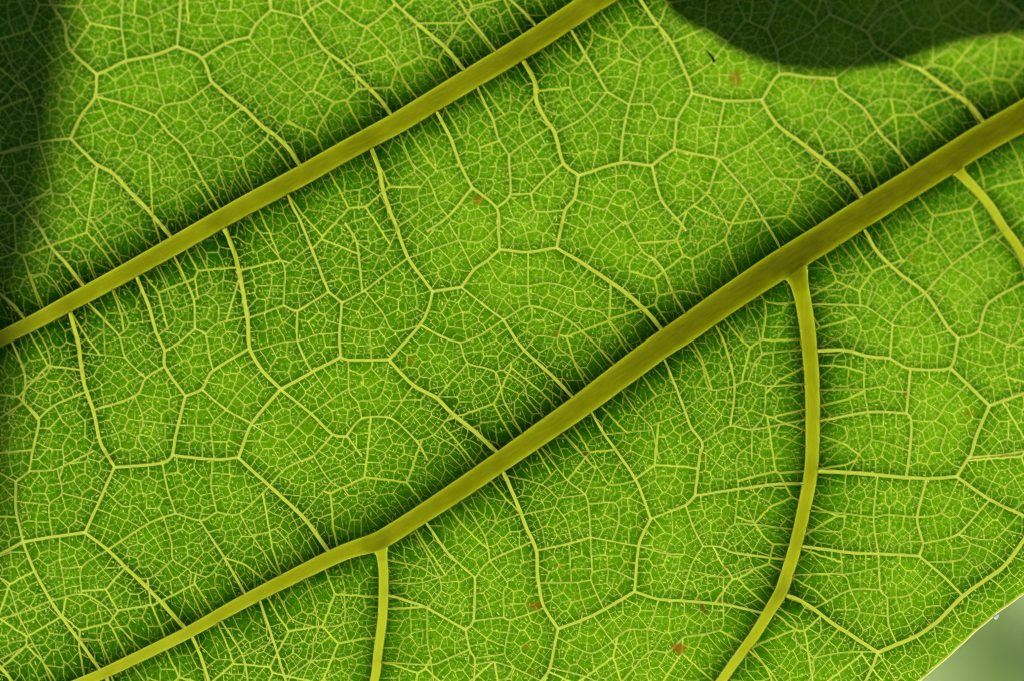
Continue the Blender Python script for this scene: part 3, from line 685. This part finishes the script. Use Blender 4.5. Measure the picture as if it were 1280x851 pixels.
ids = np.arange(NY * NX).reshape(NY, NX)
fj, fi = np.nonzero(face_ins)
quads = np.column_stack([ids[fj, fi], ids[fj + 1, fi], ids[fj + 1, fi + 1], ids[fj, fi + 1]])
fcx = (xs[fi] + xs[fi + 1]) / 2; fcy = (ys[fj] + ys[fj + 1]) / 2
fl = look(panel_lab, fcx, fcy)
outr = (fcx < -PAD + 2) | (fcx > W + PAD - 4) | (fcy < -PAD + 2) | (fcy > H + PAD - 4)
tab = panel_lab[:, 0]
fl = fl.copy()
pa, pt, pb, ps = pale.ravel(), TH_SHADE.ravel(), blem.ravel(), scab.ravel()
o_ = np.argsort(fl, kind='stable'); sl_ = fl[o_]
cuts = np.concatenate([[0], np.nonzero(np.diff(sl_))[0] + 1, [len(sl_)]])
n_panel = 0
small = []
for a, b in zip(cuts[:-1], cuts[1:]):
    q = quads[o_[a:b]]
    if sl_[a] == 0 or len(q) < 40: small.append(q); continue
    vs, iv = np.unique(q, return_inverse=True)
    mesh_from('blade_panel', PV[vs], iv.reshape(q.shape), M_BLADE, leaf, {'vein_tissue': pa[vs], 'thickness_shade': pt[vs], 'blemish': pb[vs], 'scab': ps[vs]})
    n_panel += 1
if small:
    q = np.vstack(small); vs, iv = np.unique(q, return_inverse=True)
    mesh_from('blade_margin', PV[vs], iv.reshape(q.shape), M_BLADE, leaf, {'vein_tissue': pa[vs], 'thickness_shade': pt[vs], 'blemish': pb[vs], 'scab': ps[vs]})

# waxy upper skin behind the green tissue: gives the blade its thickness
sx = np.unique(np.concatenate([np.arange(0, NX, 4), [NX - 1]])); sy = np.unique(np.concatenate([np.arange(0, NY, 4), [NY - 1]]))
SXX, SYY = XX[np.ix_(sy, sx)], YY[np.ix_(sy, sx)]
SZ = ZZ[np.ix_(sy, sx)] - 0.00030 - 0.00012 * TH_SHADE[np.ix_(sy, sx)]
sins = inside_poly(SXX, SYY, outline)
sf_ = sins[:-1, :-1] & sins[1:, :-1] & sins[:-1, 1:] & sins[1:, 1:]
sid = np.arange(SXX.size).reshape(SXX.shape); j, i = np.nonzero(sf_)
q = np.column_stack([sid[j, i], sid[j, i + 1], sid[j + 1, i + 1], sid[j + 1, i]])
vs, iv = np.unique(q, return_inverse=True)
mesh_from('upper_skin', to_local(SXX, SYY, SZ).reshape(-1, 3)[vs], iv.reshape(q.shape), M_SKIN, leaf)

def strand_arrays(poly, hgt, nseg, sink=0.06, flat=1.0, wcap=1e3):
    """a raised half-round cord lying on the blade: poly (n,3) = px, py, width"""
    p = poly[:, :2]; t = np.gradient(p, axis=0); t /= np.maximum(np.hypot(*t.T)[:, None], 1e-6)
    nrm = np.column_stack([-t[:, 1], t[:, 0]])
    z = zat(p[:, 0], p[:, 1]); w = poly[:, 2]
    al = np.concatenate([[0], np.cumsum(np.hypot(*np.diff(p, axis=0).T))])
    V, AL, AC = [], [], []
    for k in range(nseg):
        f = math.pi * k / (nseg - 1); c, s_ = math.cos(f), math.sin(f)
        c2 = math.copysign(abs(c) ** flat, c)
        q = p + nrm * (w * 0.5 * c2)[:, None]
        zz = z + np.minimum(w, wcap) * S * (hgt * s_ ** 0.9 - sink)
        V.append(to_local(q[:, 0], q[:, 1], zz)); AL.append(al); AC.append(np.full(len(al), c2))
    V = np.stack(V, 1); n = len(p)
    idx = np.arange(n * nseg).reshape(n, nseg)
    F = np.column_stack([idx[:-1, :-1].ravel(), idx[:-1, 1:].ravel(), idx[1:, 1:].ravel(), idx[1:, :-1].ravel()])
    return V.reshape(-1, 3), F, np.stack(AL, 1).ravel(), np.stack(AC, 1).ravel()

def tat(x, y):
    i = np.clip(np.searchsorted(xs, x), 0, NX - 1); j = np.clip(np.searchsorted(ys, y), 0, NY - 1)
    return np.clip(thick_shade[j, i], 0, 1)

def endfade(poly, fade):
    L = np.concatenate([[0], np.cumsum(np.hypot(*np.diff(poly[:, :2], axis=0).T))])
    return np.clip(0.1 + np.minimum(L / fade[0], (L[-1] - L) / fade[1]), 0, 1)

def strand(name, poly, hgt, nseg, mat, sink=0.06, flat=1.0, fade=(1e-3, 1e-3), wcap=1e3, band_dim=0.0):
    V, F, AL, AC = strand_arrays(poly, hgt, nseg, sink, flat, wcap)
    return mesh_from(name, V, F, mat, leaf, {'along': AL, 'across': AC, 'calibre': np.repeat(poly[:, 2] * endfade(poly, fade) + band_dim * tat(poly[:, 0], poly[:, 1]), nseg)})  # thin veins also dimmed inside the painted shade bands

for k in ('V1', 'V2', 'B1', 'B2', 'B3'):
    o = strand('secondary_vein' if k[0] == 'V' else 'branch_vein', mains[k], 0.42 if k[0] == 'V' else 0.40, 17, M_VEIN, 0.03 if k[0] == 'V' else 0.10, 0.9, (1e-3 if k[0] == 'V' else MAIN[k][2][2] * 0.7, 1e-3), 1e3 if k[0] == 'V' else MAIN[k][3][2] * 0.95)
for p in traced:
    wide = p[:, 2].mean()
    m_ = M_VEIN if wide > 2.55 else M_FINE
    strand('tertiary_vein' if wide > 3.05 else 'cross_vein', p, 0.42, 7, m_, fade=(p[0, 2] * 0.8, p[-1, 2] * 0.8), band_dim=9.0 if wide < 2.6 else 0.0)

def network(name, items):
    Vs, Fs, A1, A2, A3 = [], [], [], [], []; o = 0
    for poly in items:
        V, F, al, ac = strand_arrays(poly, 0.38, 4)
        Vs.append(V); Fs.append(F + o); A1.append(al); A2.append(ac); A3.append(np.repeat(poly[:, 2] + 16 * tat(poly[:, 0], poly[:, 1]), 4)); o += len(V)
    ob = mesh_from(name, np.vstack(Vs), np.vstack(Fs), M_FINE, leaf, {'along': np.concatenate(A1), 'across': np.concatenate(A2), 'calibre': np.concatenate(A3)})
    ob['kind'] = 'stuff'
    return ob
network('veinlet_network', [np.column_stack([q, np.full(len(q), w)]) for q, w in fine])

# leaf stalk, running on from where the big veins meet
pt = catmull(np.array([(1740, -168, 46), (1800, -186, 44), (1950, -250, 36), (2150, -330, 34), (2400, -400, 40)], float), 20.0)
PVs, PFs = [], []; m_ = 12
z0 = float(zat(1765.0, -172.0))
for i, (x, y, w) in enumerate(pt):
    tx, ty = pt[min(i + 1, len(pt) - 1), :2] - pt[max(i - 1, 0), :2]; ln_ = math.hypot(tx, ty)
    for q in range(m_):
        a = 2 * math.pi * q / m_
        PVs.append(to_local(np.array(x - ty / ln_ * w * 0.5 * math.cos(a)), np.array(y + tx / ln_ * w * 0.5 * math.cos(a)), np.array(z0 + w * S * 0.5 * math.sin(a))))
PFs = [(i * m_ + q, i * m_ + (q + 1) % m_, (i + 1) * m_ + (q + 1) % m_, (i + 1) * m_ + q) for i in range(len(pt) - 1) for q in range(m_)]
mesh_from('petiole', PVs, PFs, M_VEIN, leaf, {'along': np.repeat(np.arange(len(pt)) * 20.0, m_), 'across': np.tile(np.cos(2 * np.pi * np.arange(m_) / m_), len(pt)), 'calibre': np.repeat(pt[:, 2], m_)})

# pale cord along the free edge
strand('leaf_margin', np.column_stack([outline, 3.0 + 0.5 * np.sin(np.arange(len(outline)) * 0.7)]), 0.5, 9, M_RIM, 0.35)

# ------------------------------------------------------------------ debris on the leaf
def thread(name, pts, rad, mat, label, cat):
    cu = bpy.data.curves.new(name, 'CURVE'); cu.dimensions = '3D'; cu.bevel_depth = 1.0; cu.bevel_resolution = 2
    sp = cu.splines.new('POLY'); sp.points.add(len(pts) - 1)
    for q, (pt, r) in zip(sp.points, zip(pts, rad)): q.co = (*pt, 1); q.radius = r
    tmp = bpy.data.objects.new(name, cu); COL.objects.link(tmp)
    me = bpy.data.meshes.new_from_object(tmp.evaluated_get(bpy.context.evaluated_depsgraph_get()))
    bpy.data.objects.remove(tmp); me.name = name; me.materials.clear(); me.materials.append(mat)
    o = bpy.data.objects.new(name, me); o.matrix_world = leaf.matrix_world
    link(o); o['label'] = label; o['category'] = cat
    return o

def plain(name, col, rough=0.8):
    m, nt, out = new_mat(name); n = N(nt)
    v = n.noise(900.0, 3.0, 0.6, n.coord())
    c = n.mix(v, tuple(x * 0.6 for x in col) + (1,), tuple(min(1, x * 1.35) for x in col) + (1,))
    n.link(n.bsdf('Diffuse', c, 0.3), out.inputs['Surface'])
    return m
M_DIRT = plain('dark_debris', (0.03, 0.035, 0.015)); M_LINT, nt_, out_ = new_mat('white_lint'); n_l = N(nt_)
wv = n_l.mix(n_l.noise(900.0, 2.0, 0.5, n_l.coord()), (0.6, 0.6, 0.6, 1), (0.78, 0.78, 0.78, 1))
n_l.link(n_l.mixs(0.55, n_l.bsdf('Transparent', (1, 1, 1, 1)), n_l.add(n_l.bsdf('Translucent', wv), n_l.bsdf('Diffuse', (0.2, 0.2, 0.2, 1)))), out_.inputs['Surface'])
pp = np.array([(883, 62), (885, 66), (888.5, 70), (891, 73.5), (892.5, 76.5), (891.5, 78)], float)
zz = zat(pp[:, 0], pp[:, 1]) + np.array([.00035, .00028, .0002, .00014, .00012, .0001])
thread('debris_speck', [tuple(v) for v in to_local(pp[:, 0], pp[:, 1], zz)], [4e-5, 7e-5, 1.0e-4, 1.2e-4, 1.7e-4, 1e-4], M_DIRT,
       'tiny dark bent fibre stuck to the leaf near an orange-brown spot', 'debris')
pp = np.array([(1241.5, 770), (1244.5, 768.5), (1246.5, 770.5), (1244.8, 773), (1242.8, 772), (1245, 769), (1248, 768.5), (1246, 772.5)], float)
zz = zat(pp[:, 0], pp[:, 1]) + np.array([.0001, .0002, .0003, .0002, .0003, .0003, .0002, .00015])
thread('lint_speck', [tuple(v) for v in to_local(pp[:, 0], pp[:, 1], zz)], [9.5e-5] * 8, M_LINT,
       'tiny white curl of lint caught on the leaf margin', 'lint')

# ------------------------------------------------------------------ neighbouring leaves between this one and the sun
M_NEIGH = mat_simple_leaf('neighbour_leaf_tissue', (0.010, 0.028, 0.002), (0.03, 0.07, 0.012))
M_NVEIN = mat_simple_leaf('neighbour_vein_tissue', (0.10, 0.13, 0.02), (0.10, 0.12, 0.03))
def neighbour(name, pts, dist, spine, label):
    """a leaf whose outline, followed down the sun's rays, is the edge of its shadow"""
    off = np.array(SUN_LOCAL) * dist
    loop = catmull(pts, 9.0, True); n = len(loop)
    a, b = np.array(spine[0], float), np.array(spine[1], float)
    t = np.clip(((loop - a) @ (b - a)) / ((b - a) @ (b - a)), 0, 1); foot = a + (b - a) * t[:, None]
    rings = [0.0, 0.12, 0.3, 0.5, 0.7, 0.86, 1.0]
    V = []
    for r in rings:
        q = foot + (loop - foot) * r
        z = np.maximum(macro(q[:, 0], q[:, 1]), -0.022)
        P_ = to_local(q[:, 0], q[:, 1], z); P_[:, 2] -= 0.004 * (1 - r) ** 2
        V.append(P_ + off)
    V = np.vstack(V); k = len(rings); idx = np.arange(k * n).reshape(k, n); F = []
    for r in range(k - 1):
        F.append(np.column_stack([idx[r], np.roll(idx[r], -1), np.roll(idx[r + 1], -1), idx[r + 1]]))
    F = np.vstack(F)
    back = V.copy(); back[:, 2] -= 0.0004; o = len(V)
    e = idx[-1]; side = np.column_stack([e, np.roll(e, -1), np.roll(e, -1) + o, e + o])
    root = bpy.data.objects.new(name, None); root.empty_display_size = 0.02; root.matrix_world = leaf.matrix_world; link(root)
    root['label'] = label; root['category'] = 'leaf'
    mesh_from('blade', np.vstack([V, back]), np.vstack([F, F[:, ::-1] + o, side]), M_NEIGH, root)
    def tube(nm, p0, p1, r0, r1, par):
        p0, p1 = Vector(p0), Vector(p1); d = (p1 - p0); q = d.to_track_quat('Z', 'Y'); vs = []
        m_ = 8; K = 8
        for i in range(K + 1):
            f = i / K; c = p0 + d * f; r = r0 + (r1 - r0) * f
            for j in range(m_): vs.append(c + q @ Vector((r * math.cos(2 * math.pi * j / m_), r * math.sin(2 * math.pi * j / m_), 0)))
        fs = [(i * m_ + j, i * m_ + (j + 1) % m_, (i + 1) * m_ + (j + 1) % m_, (i + 1) * m_ + j) for i in range(K) for j in range(m_)]
        return mesh_from(nm, [tuple(v) for v in vs], fs, M_NVEIN, par)
    L = lambda q, z: tuple(to_local(np.array(float(q[0])), np.array(float(q[1])), np.array(max(float(macro(q[0], q[1])), -0.022) - 0.005)) + off)
    tip = b + (b - a) * 0.25; tail = a - (a - b) * -0.0
    tube('midrib', L(a - (b - a) * 0.15, -0.002), L(b, -0.0022), 0.0013, 0.0006, root)
    tube('petiole', L(a - (b - a) * 0.15, -0.002), L(a - (b - a) * 0.55, -0.010), 0.0013, 0.0017, root)
    for f in (0.15, 0.4, 0.65, 0.88):
        for sgn in (-1, 1):
            c = a + (b - a) * f; nn = np.array([-(b - a)[1], (b - a)[0]]); nn /= np.hypot(*nn)
            tgt = c + sgn * nn * 110 + (b - a) / np.hypot(*(b - a)) * 60
            tube('side_vein', L(c, -0.002), L(tgt, 0.0015), 0.0006, 0.0003, root)
    return root
neighbour('neighbour_leaf', [(790, -60), (812, -22), (828, 0), (843, 20), (862, 33), (886, 44), (918, 64), (952, 79), (985, 87), (1020, 91), (1054, 91), (1105, 84), (1146, 72), (1190, 57), (1235, 49), (1290, 42),
           (1420, 30), (1600, -20), (1740, -160), (1780, -380), (1680, -620), (1450, -780), (1150, -760), (920, -560), (810, -300), (785, -150)], 0.14, ((1500, -500), (1030, -120)),
          'rounded leaf hanging behind, casting the dark scalloped shadow on the big leaf')
neighbour('neighbour_leaf', [(102, -60), (96, 0), (90, 60), (84, 130), (74, 200), (64, 260), (54, 300), (42, 340), (27, 400), (20, 500), (14, 600), (0, 680), (-40, 780), (-140, 900), (-330, 960), (-560, 900), (-760, 700),
           (-860, 400), (-820, 50), (-650, -250), (-400, -430), (-130, -440), (50, -300), (85, -160)], 0.60, ((-380, -150), (-300, 600)),
          'long leaf hanging behind, casting the soft straight-edged shadow on the big leaf')

# ------------------------------------------------------------------ blurred foliage far behind
M_FAR = mat_simple_leaf('far_foliage', (0.52, 0.58, 0.35), (0.36, 0.39, 0.30), 0.06)
M_STEM = plain('far_stem', (0.10, 0.08, 0.05))
shrub = bpy.data.objects.new('shrub', None); shrub.location = (0.25, 2.3, 0); link(shrub)
shrub['label'] = 'soft grey-green shrub far out of focus beyond the leaf margin'; shrub['category'] = 'shrub'
rng = np.random.default_rng(5)
n = 7500
P = rng.normal(0, 1, (n, 3)); P /= np.linalg.norm(P, axis=1)[:, None]
P *= (rng.uniform(0.25, 1, n) ** 0.45)[:, None]
P = P * np.array([1.5, 0.55, 0.95]) + np.array([0, 0, 1.12])
ax = rng.normal(0, 1, (n, 3)); ax /= np.linalg.norm(ax, axis=1)[:, None]
bx_ = np.cross(ax, rng.normal(0, 1, (n, 3))); bx_ /= np.linalg.norm(bx_, axis=1)[:, None]
cn = np.cross(ax, bx_); ln = rng.uniform(0.035, 0.06, n)[:, None]
prof = [(-1, 0, 0), (-0.45, 0.42, 0.10), (-0.45, 0, 0), (-0.45, -0.42, 0.10), (0.3, 0.40, 0.08), (0.3, 0, -0.03), (0.3, -0.40, 0.08), (1, 0, -0.15)]
V = np.stack([P + ln * (ax * u + bx_ * v + cn * w_) for u, v, w_ in prof], 1).reshape(-1, 3)
base = np.arange(n)[:, None] * 8
F = np.vstack([base + np.array(f) for f in ((1, 2, 5, 4), (2, 3, 6, 5))])
T = np.vstack([base + np.array(f) for f in ((0, 2, 1, 1), (0, 3, 2, 2), (4, 5, 7, 7), (5, 6, 7, 7))])[:, :3]
me = bpy.data.meshes.new('foliage')
me.from_pydata(V.tolist(), [], F.tolist() + T.tolist()); me.materials.append(M_FAR)
fo = bpy.data.objects.new('foliage', me); fo['kind'] = 'stuff'; link(fo, shrub)
bm = bmesh.new()
bmesh.ops.create_cone(bm, segments=10, radius1=0.035, radius2=0.012, depth=1.6, matrix=Matrix.Translation((0, 0, 0.8)))
me = bpy.data.meshes.new('stem'); bm.to_mesh(me); bm.free(); me.materials.append(M_STEM); link(bpy.data.objects.new('stem', me), shrub)

# ground under the shrub
m, nt, out = new_mat('grassy_ground'); nn = N(nt)
gcol = nn.mix(nn.noise(6.0, 5.0, 0.6, nn.coord()), (0.03, 0.05, 0.015, 1), (0.08, 0.11, 0.03, 1))
nn.link(nn.bsdf('Diffuse', gcol, 0.5), out.inputs['Surface'])
ground = mesh_from('ground', [(-40, -40, 0), (40, -40, 0), (40, 40, 0), (-40, 40, 0)], [(0, 1, 2, 3)], m)
ground['kind'] = 'structure'
print('panels', n_panel, 'traced', len(traced), 'fine', len(fine), 'grid', NX, NY)
